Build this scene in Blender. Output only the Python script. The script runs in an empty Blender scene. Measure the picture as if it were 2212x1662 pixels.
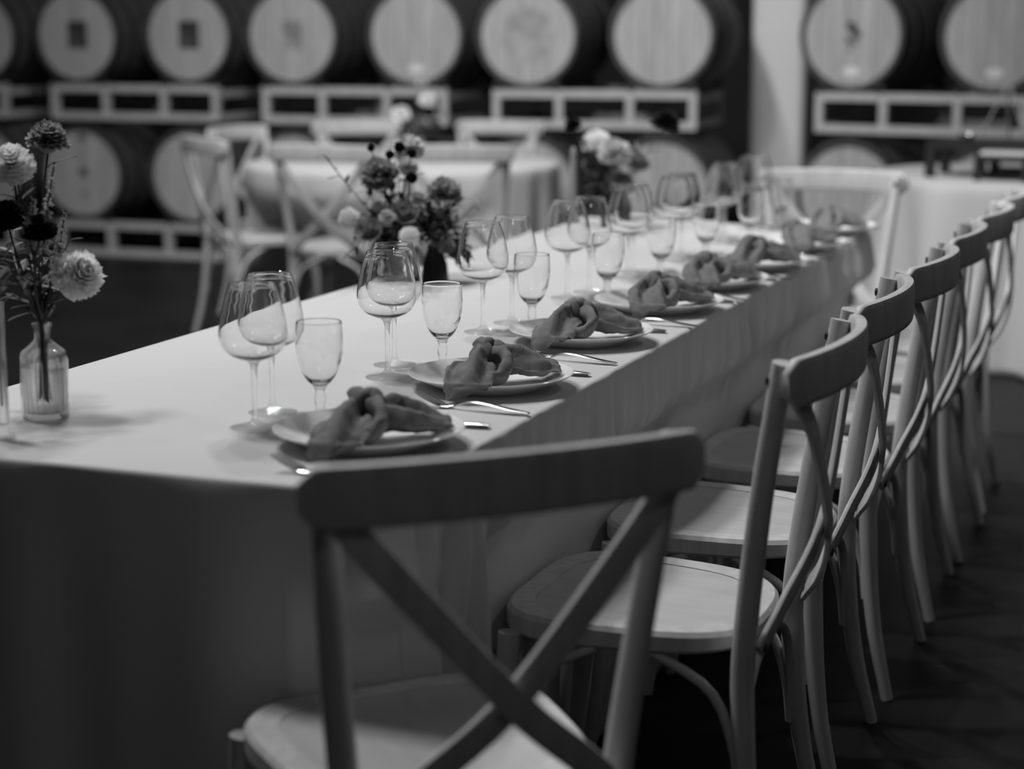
import bpy, math, random
from mathutils import Vector, Matrix, noise

# ------------------------------------------------------------------ camera
W, H = 2212, 1662
FPX = 4000.0                      # focal length in photo pixels
CAM = Vector((0.0, 0.0, 1.355))
PITCH = math.atan((831 - 72) / FPX)
YAW = math.atan((2643 - 1106) * math.cos(PITCH) / FPX)
hd = Vector((-math.sin(YAW), math.cos(YAW), 0))
RT = Vector((math.cos(YAW), math.sin(YAW), 0))
FW = hd * math.cos(PITCH) + Vector((0, 0, -math.sin(PITCH)))
UP = RT.cross(FW)
scene = bpy.context.scene
col = scene.collection
cd = bpy.data.cameras.new('camera')
cam = bpy.data.objects.new('camera', cd)
col.objects.link(cam)
m = Matrix.Identity(4)
for i in range(3):
    m[i][0] = RT[i]; m[i][1] = UP[i]; m[i][2] = -FW[i]; m[i][3] = CAM[i]
cam.matrix_world = m
cd.sensor_fit = 'HORIZONTAL'
cd.sensor_width = 36.0
cd.lens = FPX / W * 36.0
cd.clip_start = 0.05
cd.clip_end = 100
cd.dof.use_dof = True
cd.dof.focus_distance = 3.3
cd.dof.aperture_fstop = 2.2
scene.camera = cam

# ------------------------------------------------------------------ world, lamps, exposure
wd = bpy.data.worlds.new('world')
scene.world = wd
wd.use_nodes = True
bgn = wd.node_tree.nodes['Background']
bgn.inputs[0].default_value = (1, 1, 1, 1)
bgn.inputs[1].default_value = 0.012
vs = scene.view_settings
vs.view_transform = 'Standard'
vs.look = 'None'
vs.exposure = 0.06
vs.gamma = 1.0
vs.use_curve_mapping = False


def lamp(name, loc, power, size, aim=None):
    d = bpy.data.lights.new(name, 'AREA')
    d.shape = 'DISK'
    d.size = size
    d.energy = power
    o = bpy.data.objects.new(name, d)
    col.objects.link(o)
    o.location = loc
    if aim:
        o.rotation_euler = (Vector(aim) - Vector(loc)).to_track_quat('-Z', 'Y').to_euler()
    return o


# paired ceiling floods hung over the hall, then two added fill lamps
lamp('flood_or_fill', (-3.35, 2.9, 4.6), 50, 0.5, (-2.3, 2.9, 0))
lamp('flood_or_fill', (-2.75, 3.3, 4.6), 50, 0.5, (-1.9, 3.2, 0))
lamp('flood_or_fill', (-3.2, 5.2, 4.6), 40, 0.24, (-2.2, 5.0, 0))
lamp('flood_or_fill', (-2.5, 5.4, 4.6), 40, 0.24, (-1.7, 5.2, 0))
lamp('flood_or_fill', (-3.4, 6.5, 4.6), 75, 0.24, (-3.5, 7.4, 0))
lamp('flood_or_fill', (1.5, 5.4, 4.6), 12, 0.5, (-0.9, 3.4, 0.5))  # added unseen fill, rakes the cloth pleats on the long side
lamp('flood_or_fill', (1.2, -1.5, 4.6), 6, 0.5, (-0.9, 2.6, 0.5))  # added unseen fill behind the camera for near skirt and chair backs


def spot(name, loc, power, aim, cone, radius=0.2):
    d = bpy.data.lights.new(name, 'SPOT')
    d.energy = power
    d.spot_size = math.radians(cone)
    d.spot_blend = 0.8
    d.shadow_soft_size = radius
    o = bpy.data.objects.new(name, d)
    col.objects.link(o)
    o.location = loc
    o.rotation_euler = (Vector(aim) - Vector(loc)).to_track_quat('-Z', 'Y').to_euler()
    return o


# ceiling spots aimed at the barrel stacks and the buffet
spot('ceiling_spot', (-3.2, 3.5, 4.5), 240, (-4.1, 9.8, 1.2), 54)
spot('ceiling_spot', (-1.7, 3.5, 4.5), 400, (-3.4, 9.8, 1.3), 42)
spot('ceiling_spot', (-0.6, 2.9, 4.5), 430, (-0.7, 7.3, 0.0), 38)


# ------------------------------------------------------------------ pixel helpers (photo pixel -> place)
def ray(x, y):
    return FW + RT * ((x - 1106) / FPX) + UP * ((831 - y) / FPX)


def onz(x, y, z):
    d = ray(x, y)
    return CAM + d * ((z - CAM.z) / d.z)


def at(x, y, depth):
    return CAM + ray(x, y) * depth


# ------------------------------------------------------------------ materials (all neutral: the room is seen in black and white)
MATS = {}


def mat(name, v, rough=0.5, metal=0.0, bump=0.0, bscale=200.0, var=0.0, vscale=8.0, stretch=None, spec=0.5, sheen=0.0, objvar=0.0, trans=0.0):
    if name in MATS:
        return MATS[name]
    mt = bpy.data.materials.new(name)
    mt.use_nodes = True
    nt = mt.node_tree
    b = nt.nodes['Principled BSDF']
    b.inputs['Base Color'].default_value = (v, v, v, 1)
    b.inputs['Roughness'].default_value = rough
    b.inputs['Metallic'].default_value = metal
    b.inputs['Specular IOR Level'].default_value = spec
    if sheen:
        b.inputs['Sheen Weight'].default_value = sheen
    tc = nt.nodes.new('ShaderNodeTexCoord')
    src = tc.outputs['Object']
    if stretch:
        mp = nt.nodes.new('ShaderNodeMapping')
        mp.inputs['Scale'].default_value = stretch
        nt.links.new(src, mp.inputs['Vector'])
        src = mp.outputs['Vector']
    if var or objvar:
        n = nt.nodes.new('ShaderNodeTexNoise')
        n.inputs['Scale'].default_value = vscale
        n.inputs['Detail'].default_value = 6
        nt.links.new(src, n.inputs['Vector'])
        r = nt.nodes.new('ShaderNodeValToRGB')
        lo, hi = max(0, v * (1 - var)), min(1, v * (1 + var))
        r.color_ramp.elements[0].color = (lo, lo, lo, 1)
        r.color_ramp.elements[1].color = (hi, hi, hi, 1)
        r.color_ramp.elements[0].position = 0.3
        r.color_ramp.elements[1].position = 0.7
        nt.links.new(n.outputs['Fac'], r.inputs['Fac'])
        out = r.outputs['Color']
        if objvar:
            oi = nt.nodes.new('ShaderNodeObjectInfo')
            mr = nt.nodes.new('ShaderNodeMapRange')
            mr.inputs['To Min'].default_value = 1 - objvar
            mr.inputs['To Max'].default_value = 1 + objvar
            nt.links.new(oi.outputs['Random'], mr.inputs['Value'])
            mx = nt.nodes.new('ShaderNodeVectorMath')
            mx.operation = 'SCALE'
            nt.links.new(out, mx.inputs[0])
            nt.links.new(mr.outputs['Result'], mx.inputs['Scale'])
            out = mx.outputs['Vector']
        nt.links.new(out, b.inputs['Base Color'])
    if bump:
        n2 = nt.nodes.new('ShaderNodeTexNoise')
        n2.inputs['Scale'].default_value = bscale
        n2.inputs['Detail'].default_value = 3
        nt.links.new(src, n2.inputs['Vector'])
        bp = nt.nodes.new('ShaderNodeBump')
        bp.inputs['Strength'].default_value = bump
        bp.inputs['Distance'].default_value = 0.002
        nt.links.new(n2.outputs['Fac'], bp.inputs['Height'])
        nt.links.new(bp.outputs['Normal'], b.inputs['Normal'])
    if trans:
        tl = nt.nodes.new('ShaderNodeBsdfTranslucent')
        tl.inputs['Color'].default_value = (v, v, v, 1)
        mxs = nt.nodes.new('ShaderNodeMixShader')
        mxs.inputs[0].default_value = trans
        nt.links.new(b.outputs[0], mxs.inputs[1])
        nt.links.new(tl.outputs[0], mxs.inputs[2])
        nt.links.new(mxs.outputs[0], nt.nodes['Material Output'].inputs['Surface'])
    MATS[name] = mt
    return mt


def glass_mat(name, ior=1.45, tint=1.0, rough=0.0, through=0.0):
    mt = bpy.data.materials.new(name)
    mt.use_nodes = True
    b = mt.node_tree.nodes['Principled BSDF']
    b.inputs['Base Color'].default_value = (tint, tint, tint, 1)
    b.inputs['Roughness'].default_value = rough
    b.inputs['IOR'].default_value = ior
    b.inputs['Transmission Weight'].default_value = 1.0
    nt = mt.node_tree
    tr = nt.nodes.new('ShaderNodeBsdfTransparent')
    mx = nt.nodes.new('ShaderNodeMixShader')
    mx.inputs[0].default_value = through
    nt.links.new(b.outputs[0], mx.inputs[1])
    nt.links.new(tr.outputs[0], mx.inputs[2])
    nt.links.new(mx.outputs[0], nt.nodes['Material Output'].inputs['Surface'])
    MATS[name] = mt
    return mt


def thin_glass(name, dark=0.92):
    # blown thin wall: light passes straight through, Fresnel mirror on top
    mt = bpy.data.materials.new(name)
    mt.use_nodes = True
    nt = mt.node_tree
    nt.nodes.remove(nt.nodes['Principled BSDF'])
    out = nt.nodes['Material Output']
    tr = nt.nodes.new('ShaderNodeBsdfTransparent')
    gl = nt.nodes.new('ShaderNodeBsdfGlossy')
    gl.inputs['Roughness'].default_value = 0.02
    lw = nt.nodes.new('ShaderNodeFresnel')
    lw.inputs['IOR'].default_value = 1.5
    mx = nt.nodes.new('ShaderNodeMixShader')
    tr.inputs['Color'].default_value = (dark, dark, dark, 1)
    nt.links.new(lw.outputs[0], mx.inputs[0])
    nt.links.new(tr.outputs[0], mx.inputs[1])
    nt.links.new(gl.outputs[0], mx.inputs[2])
    nt.links.new(mx.outputs[0], out.inputs['Surface'])
    MATS[name] = mt
    return mt


LINEN = mat('table_linen', 0.58, 0.75, bump=0.25, bscale=900, var=0.02, vscale=3, sheen=0.1)
NAPKIN = mat('napkin_linen', 0.17, 0.9, bump=0.5, bscale=700, var=0.12, vscale=60, spec=0.2)
CHAIRW = mat('chair_wood', 0.56, 0.5, bump=0.1, bscale=60, var=0.12, vscale=6, stretch=(8, 8, 1), objvar=0.05, spec=0.35)
SEATW = mat('seat_wood', 0.50, 0.5, bump=0.1, bscale=60, var=0.07, vscale=5, stretch=(8, 1, 1), spec=0.35)
BOLT = mat('dark_bolt', 0.02, 0.5)
STEEL = mat('cutlery_steel', 0.75, 0.16, metal=1.0)
CHINA = mat('white_china', 0.88, 0.12)
GLASS = glass_mat('clear_glass')
THIN = thin_glass('blown_glass', 0.97)
WATER = glass_mat('vase_water', 1.33, through=0.4)
GLASS_S = glass_mat('pressed_glass', through=0.62)
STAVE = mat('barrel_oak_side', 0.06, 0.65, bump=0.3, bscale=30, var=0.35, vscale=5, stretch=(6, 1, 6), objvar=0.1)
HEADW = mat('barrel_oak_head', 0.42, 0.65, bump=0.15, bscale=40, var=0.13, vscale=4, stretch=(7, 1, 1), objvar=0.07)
HOOP = mat('hoop_iron', 0.07, 0.5, metal=0.6, var=0.2)
RACKM = mat('rack_paint', 0.5, 0.55, var=0.1, vscale=10)
INK = mat('stamp_ink', 0.05, 0.8, var=0.9, vscale=22)
INKFAINT = mat('faint_stamp_ink', 0.24, 0.8, var=0.4, vscale=16)
TAGW = mat('paper_tag', 0.75, 0.8)
CONC = mat('polished_concrete', 0.014, 0.5, bump=0.05, bscale=12, var=0.35, vscale=1.6, spec=0.15)
WALLD = mat('wall_dark', 0.02, 0.9, var=0.15, vscale=2)
CEIL = mat('ceiling_paint', 0.45, 0.9, var=0.05, vscale=2)
WALLG = mat('wall_grey', 0.3, 0.9, var=0.1, vscale=2)
WHITEP = mat('pillar_paint', 0.78, 0.8, var=0.03, vscale=3)
BLACKM = mat('black_metal', 0.025, 0.45, metal=0.2)
TABLEW = mat('table_plywood', 0.35, 0.6)
STEMG = mat('stem_green', 0.07, 0.6, var=0.3, vscale=30)
LEAFD = mat('leaf_dark', 0.045, 0.55, var=0.4, vscale=40)
LEAFG = mat('leaf_grey', 0.16, 0.6, var=0.3, vscale=40)
PWHITE = mat('petal_white', 0.96, 0.7, var=0.05, vscale=60, spec=0.2, trans=0.45)
PLIGHT = mat('petal_pale', 0.72, 0.7, var=0.12, vscale=60, spec=0.2, trans=0.45)
PMID = mat('petal_mid', 0.34, 0.75, var=0.2, vscale=60, spec=0.2, trans=0.45)
PDARK = mat('petal_dark', 0.035, 0.8, var=0.4, vscale=60, spec=0.2)
PBLACK = mat('petal_black', 0.006, 0.9, spec=0.1)


# ------------------------------------------------------------------ mesh helpers
class MB:
    def __init__(self):
        self.v = []
        self.f = []

    def add(self, vs, fs):
        o = len(self.v)
        self.v.extend([tuple(p) for p in vs])
        self.f.extend([tuple(i + o for i in f) for f in fs])
        return self

    def box(self, c, s, rot=None):
        c = Vector(c)
        pts = []
        for z in (-1, 1):
            for y in (-1, 1):
                for x in (-1, 1):
                    p = Vector((x * s[0] / 2, y * s[1] / 2, z * s[2] / 2))
                    if rot:
                        p = rot @ p
                    pts.append(c + p)
        return self.add(pts, [(0, 2, 3, 1), (4, 5, 7, 6), (0, 1, 5, 4), (2, 6, 7, 3), (0, 4, 6, 2), (1, 3, 7, 5)])

    def lathe(self, prof, n=40, close=False):
        vs, fs = [], []
        k = len(prof)
        for i in range(n):
            a = 2 * math.pi * i / n
            for r, z in prof:
                vs.append((r * math.cos(a), r * math.sin(a), z))
        for i in range(n):
            j = (i + 1) % n
            for q in range(k if close else k - 1):
                q2 = (q + 1) % k
                fs.append((i * k + q, j * k + q, j * k + q2, i * k + q2))
        return self.add(vs, fs)

    def sweep(self, path, radii, n=10, closed=False, hint=None, caps=True, shape=None):
        """tube along path; radii: list of (a, b) half sizes along frame axes (side, up)."""
        path = [Vector(p) for p in path]
        L = len(path)
        vs, fs = [], []
        up = Vector(hint) if hint else Vector((0, 0, 1))
        prev = None
        for i, p in enumerate(path):
            if closed:
                t = path[(i + 1) % L] - path[i - 1]
            else:
                t = path[min(i + 1, L - 1)] - path[max(i - 1, 0)]
            t.normalize()
            if hint:
                side = t.cross(up)
                if side.length < 1e-4:
                    side = prev or Vector((1, 0, 0))
            else:
                if prev is None:
                    side = t.cross(Vector((0, 0, 1)))
                    if side.length < 0.05:
                        side = t.cross(Vector((0, 1, 0)))
                else:
                    side = prev - t * prev.dot(t)
            side.normalize()
            prev = side
            u = side.cross(t)
            a, b = radii[i] if isinstance(radii, list) else radii
            for k in range(n):
                th = 2 * math.pi * k / n
                cx, cy = math.cos(th), math.sin(th)
                if shape == 'box':           # rounded rectangle
                    e = 0.35
                    cx = math.copysign(abs(cx) ** e, cx)
                    cy = math.copysign(abs(cy) ** e, cy)
                vs.append(p + side * (a * cx) + u * (b * cy))
        R = L if closed else L - 1
        for i in range(R):
            j = (i + 1) % L
            for k in range(n):
                k2 = (k + 1) % n
                fs.append((i * n + k, i * n + k2, j * n + k2, j * n + k))
        if caps and not closed:
            fs.append(tuple(range(n - 1, -1, -1)))
            fs.append(tuple((L - 1) * n + k for k in range(n)))
        return self.add(vs, fs)

    def grid(self, fn, nu, nv):
        vs = [fn(i / nu, j / nv) for i in range(nu + 1) for j in range(nv + 1)]
        fs = [(i * (nv + 1) + j, (i + 1) * (nv + 1) + j, (i + 1) * (nv + 1) + j + 1, i * (nv + 1) + j + 1) for i in range(nu) for j in range(nv)]
        return self.add(vs, fs)

    def mesh(self, name, mt, smooth=True, sharp=40):
        me = bpy.data.meshes.new(name)
        me.from_pydata(self.v, [], self.f)
        me.materials.append(mt)
        if smooth:
            me.polygons.foreach_set('use_smooth', [True] * len(me.polygons))
            if sharp:
                me.set_sharp_from_angle(angle=math.radians(sharp))
        me.update()
        return me

    def obj(self, name, mt, parent=None, smooth=True, sharp=40):
        o = bpy.data.objects.new(name, self.mesh(name, mt, smooth, sharp))
        col.objects.link(o)
        if parent:
            o.parent = parent
        return o


def spline(pts, n):
    """Catmull-Rom through pts, n samples."""
    pts = [Vector(p) for p in pts]
    P = [pts[0] * 2 - pts[1]] + pts + [pts[-1] * 2 - pts[-2]]
    out = []
    segs = len(pts) - 1
    for i in range(n):
        t = i / (n - 1) * segs
        s = min(int(t), segs - 1)
        u = t - s
        a, b, c, d = P[s:s + 4]
        out.append(0.5 * ((2 * b) + (c - a) * u + (2 * a - 5 * b + 4 * c - d) * u * u + (3 * b - a - 3 * c + d) * u ** 3))
    return out


def lerp_list(vals, n):
    out = []
    for i in range(n):
        t = i / (n - 1) * (len(vals) - 1)
        s = min(int(t), len(vals) - 2)
        u = t - s
        a, b = vals[s], vals[s + 1]
        if isinstance(a, tuple):
            out.append(tuple(p + (q - p) * u for p, q in zip(a, b)))
        else:
            out.append(a + (b - a) * u)
    return out


def empty(name, loc=(0, 0, 0), rz=0.0):
    o = bpy.data.objects.new(name, None)
    col.objects.link(o)
    o.empty_display_size = 0.05
    o.location = loc
    o.rotation_euler = (0, 0, rz)
    return o


def tag(o, label=None, cat=None, group=None, kind=None):
    if label:
        o['label'] = label
    if cat:
        o['category'] = cat
    if group:
        o['group'] = group
    if kind:
        o['kind'] = kind
    return o


def copy_tree(o, parent=None):
    c = o.copy()
    col.objects.link(c)
    if parent:
        c.parent = parent
    for ch in list(o.children):
        copy_tree(ch, c)
    return c


ORD = ['first', 'second', 'third', 'fourth', 'fifth', 'sixth', 'seventh', 'eighth']

# ------------------------------------------------------------------ the setting
fl = MB().box((-2.0, 4.5, -0.06), (18, 19, 0.1)).obj('floor', mat('joint_filler', 0.02, 0.9), smooth=False)
tag(fl, 'dark polished concrete floor with saw-cut joints', kind='structure')
SX, SY = 3.6, 3.6
slab_cache = {}
for ix in range(5):
    for iy in range(6):
        x0, x1 = -11 + ix * SX, -11 + (ix + 1) * SX
        y0, y1 = -4.4 + iy * SY, -4.4 + (iy + 1) * SY
        x1 = min(x1, 7.0)
        y1 = min(y1, 14.0)
        if y1 - y0 < 0.2 or x1 - x0 < 0.2:
            continue
        s = MB().box(((x0 + x1) / 2, (y0 + y1) / 2, -0.006), (x1 - x0 - 0.012, y1 - y0 - 0.012, 0.012))
        s.obj('slab', CONC, fl, smooth=False)
tag(MB().box((-2, 13.55, 2.6), (18, 0.1, 5.4)).obj('wall_back', WALLD, smooth=False), 'dark wall behind the barrel racks', kind='structure')
tag(MB().box((-11.05, 4.5, 2.6), (0.1, 19, 5.4)).obj('wall_left', WALLG, smooth=False), 'grey side wall of the barrel hall', kind='structure')
tag(MB().box((7.05, 4.5, 2.6), (0.1, 19, 5.4)).obj('wall_right', WALLG, smooth=False), 'grey side wall of the barrel hall', kind='structure')
tag(MB().box((-2, -4.95, 2.6), (18, 0.1, 5.4)).obj('wall_front', WALLG, smooth=False), 'grey end wall of the barrel hall', kind='structure')
tag(MB().box((-2, 4.5, 5.3), (18, 19, 0.1)).obj('ceiling', CEIL, smooth=False), 'grey ceiling of the barrel hall', kind='structure')
pil = MB()
pil.sweep([(-2.45, 11.07, 0), (-2.45, 11.07, 5.2)], (0.165, 0.165), 24, shape='box', hint=(0, 1, 0))
tag(pil.obj('pillar', WHITEP, sharp=30), 'white painted square pillar between the two barrel stacks', kind='structure')


# ------------------------------------------------------------------ barrels and racks
BL, RB, RC = 0.92, 0.340, 0.288      # length, belly radius, chime radius


def brad(t):                          # t 0..1 along barrel
    return RC + (RB - RC) * (1 - (2 * t - 1) ** 2) ** 0.9


def barrel_proto():
    e = empty('wine_barrel')
    # staves: faceted shell with grooves, axis along local Y, front at y=0
    ns, sub = 30, 3
    mb = MB()
    vs, fs = [], []
    rows = [i / 20 for i in range(21)]
    prof = [(brad(t), t * BL) for t in rows]
    inner = [(RC - 0.022, BL), (RC - 0.022, BL - 0.05)]
    front = [(RC - 0.022, 0.05), (RC - 0.022, 0.0)]
    prof = front + prof + inner
    n = ns * sub
    for i in range(n):
        a = 2 * math.pi * i / n
        g = 0.0025 if i % sub == 0 else 0.0
        for k, (r, y) in enumerate(prof):
            rr = r - (g if 2 <= k < len(prof) - 2 else 0)
            vs.append((rr * math.cos(a), y, rr * math.sin(a)))
    k = len(prof)
    for i in range(n):
        j = (i + 1) % n
        for q in range(k - 1):
            fs.append((i * k + q, i * k + q + 1, j * k + q + 1, j * k + q))
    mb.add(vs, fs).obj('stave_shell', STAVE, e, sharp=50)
    # hoops
    for t0, w in ((0.0, 0.042), (0.13, 0.036), (0.29, 0.036), (0.71, 0.036), (0.87, 0.036), (1.0, 0.042)):
        y0 = t0 * BL if t0 < 1 else BL - w
        ring = []
        for yy in (y0 + 0.001, y0 + w):
            r = brad(min(1, max(0, yy / BL)))
            ring.append((r, yy))
        (ra, ya), (rb, yb) = ring
        h = MB()
        pr = [(ra - 0.001, ya), (ra + 0.0035, ya), (rb + 0.0035, yb), (rb - 0.001, yb)]
        vv, ff = [], []
        N = 60
        for i in range(N):
            a = 2 * math.pi * i / N
            for r, y in pr:
                vv.append((r * math.cos(a), y, r * math.sin(a)))
        for i in range(N):
            j = (i + 1) % N
            for q in range(4):
                q2 = (q + 1) % 4
                ff.append((i * 4 + q, i * 4 + q2, j * 4 + q2, j * 4 + q))
        h.add(vv, ff).obj('hoop', HOOP, e, sharp=40)
    # head planks (front), recessed in the chime
    R = RC - 0.0225
    edges = [-1.0, -0.72, -0.42, -0.13, 0.15, 0.44, 0.73, 1.0]
    for q in range(7):
        xa, xb = edges[q] * R + 0.0012, edges[q + 1] * R - 0.0012
        pts = []
        M = 8
        for s in range(M + 1):
            x = xa + (xb - xa) * s / M
            pts.append((x, math.sqrt(max(0, R * R - x * x))))
        for s in range(M, -1, -1):
            x = xa + (xb - xa) * s / M
            pts.append((x, -math.sqrt(max(0, R * R - x * x))))
        yf, yb = 0.022 + 0.001 * (q % 2), 0.045
        nn = len(pts)
        vv = [(x, yf, z) for x, z in pts] + [(x, yb, z) for x, z in pts]
        ff = [tuple(range(nn)), tuple(range(2 * nn - 1, nn - 1, -1))] + [(i, (i + 1) % nn, nn + (i + 1) % nn, nn + i) for i in range(nn)]
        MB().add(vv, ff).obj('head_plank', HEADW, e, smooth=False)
    bk = MB()
    bk.add([(R * math.cos(2 * math.pi * i / 40), BL - 0.03, R * math.sin(2 * math.pi * i / 40)) for i in range(40)], [tuple(range(40))])
    bk.obj('rear_head', HEADW, e, smooth=False)
    bg = MB().lathe([(0, 0.012), (0.024, 0.012), (0.027, -0.02)], 20)
    b = bg.obj('bung', HEADW, e)
    b.location = (0, BL / 2, RB)
    return e


def patch(parent, kind):
    """stamps and tags fixed on the head"""
    def rect(w, h, z, mt, name, nx=1):
        o = MB().box((0, 0.0205, z), (w, 0.002, h)).obj(name, mt, parent, smooth=False)
        return o
    if kind == 'square':
        o = rect(0.135, 0.165, 0.0, INK, 'stamp')
        tag(o, 'dark printed square stamp')
    elif kind == 'square_light':
        o = rect(0.115, 0.16, 0.0, INKFAINT, 'stamp')
        tag(o, 'worn grey printed square stamp')
    elif kind == 'disc':
        d = MB()
        d.add([(0.15 * math.cos(2 * math.pi * i / 32), 0.0205, 0.15 * math.sin(2 * math.pi * i / 32)) for i in range(32)], [tuple(range(31, -1, -1))])
        tag(d.obj('stamp', mat('round_stamp_ink', 0.35, 0.8, var=0.25, vscale=14), parent, smooth=False), 'faint round brand mark')
    elif kind == 'logo':
        d = MB()
        rnd = random.Random(5)
        for cx, cz, r in ((0.0, 0.03, 0.03), (0.03, 0.0, 0.026), (-0.015, -0.03, 0.024), (-0.02, 0.06, 0.018), (0.02, -0.04, 0.014), (-0.012, -0.075, 0.012)):
            d.add([(cx + r * math.cos(2 * math.pi * i / 12) * rnd.uniform(0.6, 1.2), 0.0205, cz + r * math.sin(2 * math.pi * i / 12) * rnd.uniform(0.6, 1.2)) for i in range(12)], [tuple(range(11, -1, -1))])
        tag(d.obj('stamp', mat('logo_ink', 0.07, 0.8, var=0.4, vscale=40), parent, smooth=False), 'small dark brand mark')
    elif kind == 'dots':
        for cx, cz, r in ((0.0, 0.215, 0.028), (0.0, 0.0, 0.034), (0.005, -0.13, 0.018)):
            d = MB()
            d.add([(cx + r * math.cos(2 * math.pi * i / 12), 0.0205, cz + 0.8 * r * math.sin(2 * math.pi * i / 12)) for i in range(12)], [tuple(range(11, -1, -1))])
            d.obj('chalk_mark', mat('dot_ink', 0.10, 0.8, var=0.4, vscale=40), parent, smooth=False)


def paper_tag(parent):
    d = MB()
    d.add([(0.048 * math.cos(2 * math.pi * i / 20), 0.0204, -0.19 + 0.026 * math.sin(2 * math.pi * i / 20)) for i in range(20)], [tuple(range(19, -1, -1))])
    tag(d.obj('paper_tag', TAGW, parent, smooth=False), 'white oval paper tag')


BP = barrel_proto()
first_barrel = [True]


def put_barrel(loc, rz, label, group, marks=(), roll=0.0):
    if first_barrel[0]:
        o = BP
        first_barrel[0] = False
    else:
        o = BP_copy()
    o.location = loc
    o.rotation_euler = (0, 0, rz)
    for mk in marks:
        paper_tag(o) if mk == 'tag' else patch(o, mk)
    tag(o, label, 'barrel', group)
    return o


BP_children = list(BP.children)


def BP_copy():
    c = BP.copy()
    col.objects.link(c)
    for ch in BP_children:
        k = ch.copy()
        col.objects.link(k)
        k.parent = c
    return c


BY = 9.8
ZL, ZU = 0.512, 1.347
xs = [-2.847, -3.598, -4.300, -5.063, -5.771, -6.535, -7.262, -8.022]
PROT = [math.radians(a) for a in (5.5, 3.5, 1.5, 0.0)]        # each rack with its pair stands slightly turned
upm = [(), ('disc',), ('tag',), ('square_light',), ('square',), ('square',), (), ()]
lom = [(), (), (), (), (), ('dots',), (), ()]
for zt, tn, mk in ((ZU, 'upper', upm), (ZL, 'lower', lom)):
    for i, x in enumerate(xs):
        cx = (xs[i // 2 * 2] + xs[i // 2 * 2 + 1]) / 2
        put_barrel((x, BY + (x - cx) * math.tan(PROT[i // 2]), zt), PROT[i // 2], f'{tn} oak barrel, {ORD[i]} from the white pillar along the long stack', 'barrels in the long stack', mk[i])
SA = math.radians(-12)
SB = Vector((-1.825, 9.86, 0))
sdir = Vector((math.cos(SA), math.sin(SA), 0))
for j, (mk, nm) in enumerate(((('logo', 'tag'), 'with a dark brand mark and white tag next to the pillar'), (('tag',), 'with a plain head and white oval tag'))):
    put_barrel(SB + sdir * (0.77 * j) + Vector((0, 0, ZU)), SA, f'upper oak barrel {nm}', 'barrels in the short stack', mk)
for j, nm in enumerate(('behind the end chair', 'behind the round buffet table')):
    put_barrel(SB + sdir * (0.77 * j) + Vector((0, 0, ZL)), SA, f'lower oak barrel in the short stack {nm}', 'barrels in the short stack')


def rack_proto():
    e = empty('barrel_rack')
    wd_, t = 1.15, 0.042
    for y in (0.13, 1.01):
        for z in (0.022, 0.19):
            MB().box((0, y, z), (wd_, t, t)).obj('bar', RACKM, e, smooth=False)
        for x in (-wd_ / 2 + t / 2, -0.195, 0.205, wd_ / 2 - t / 2):
            MB().box((x, y, 0.106), (t, t - 0.002, 0.126)).obj('post', RACKM, e, smooth=False)
        for x in (-0.38, 0.38):      # cradle blocks under each barrel
            for s in (-1, 1):
                cx = x + s * 0.165
                MB().box((cx, y, 0.233), (0.05, t, 0.056), Matrix.Rotation(-s * 0.5, 3, 'Y')).obj('cradle', BLACKM, e, smooth=False)
    for x in (-wd_ / 2 + t / 2, wd_ / 2 - t / 2):
        for z in (0.022, 0.163):
            MB().box((x, 0.57, z), (t - 0.004, 0.84, t - 0.004)).obj('side_bar', RACKM, e, smooth=False)
    return e


RP = rack_proto()
first_rack = [True]


RACK_PARTS = list(RP.children)
PAD = [MB().box((x, y, -0.012), (0.14, 0.042, 0.030)).mesh('saddle_pad', BLACKM, False) for x in (-0.38, 0.38) for y in (0.13, 1.01)]


def put_rack(loc, rz, label, pads):
    if first_rack[0]:
        o = RP
    else:
        o = RP.copy()
        col.objects.link(o)
        for ch in RACK_PARTS:
            k = ch.copy()
            col.objects.link(k)
            k.parent = o
    first_rack[0] = False
    o.location = loc
    o.rotation_euler = (0, 0, rz)
    if pads:                               # saddles that sit on the barrels below
        for me in PAD:
            p = bpy.data.objects.new('saddle_pad', me)
            col.objects.link(p)
            p.parent = o
    tag(o, label, 'barrel rack', 'steel barrel racks')


for tz, tn in ((0.001, 'lower'), (0.836, 'upper')):
    for i in range(4):
        cx = (xs[2 * i] + xs[2 * i + 1]) / 2
        a = PROT[i]
        put_rack((cx + 0.11 * math.sin(a), BY - 0.11 * math.cos(a), tz), a, f'pale steel rack under the {tn} barrels, {ORD[i]} from the pillar', tn == 'upper')
    c = SB + sdir * 0.385
    put_rack((c.x + math.sin(SA) * 0.11, c.y - math.cos(SA) * 0.11, tz), SA, f'pale steel rack under the {tn} barrels of the short stack', tn == 'upper')


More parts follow.
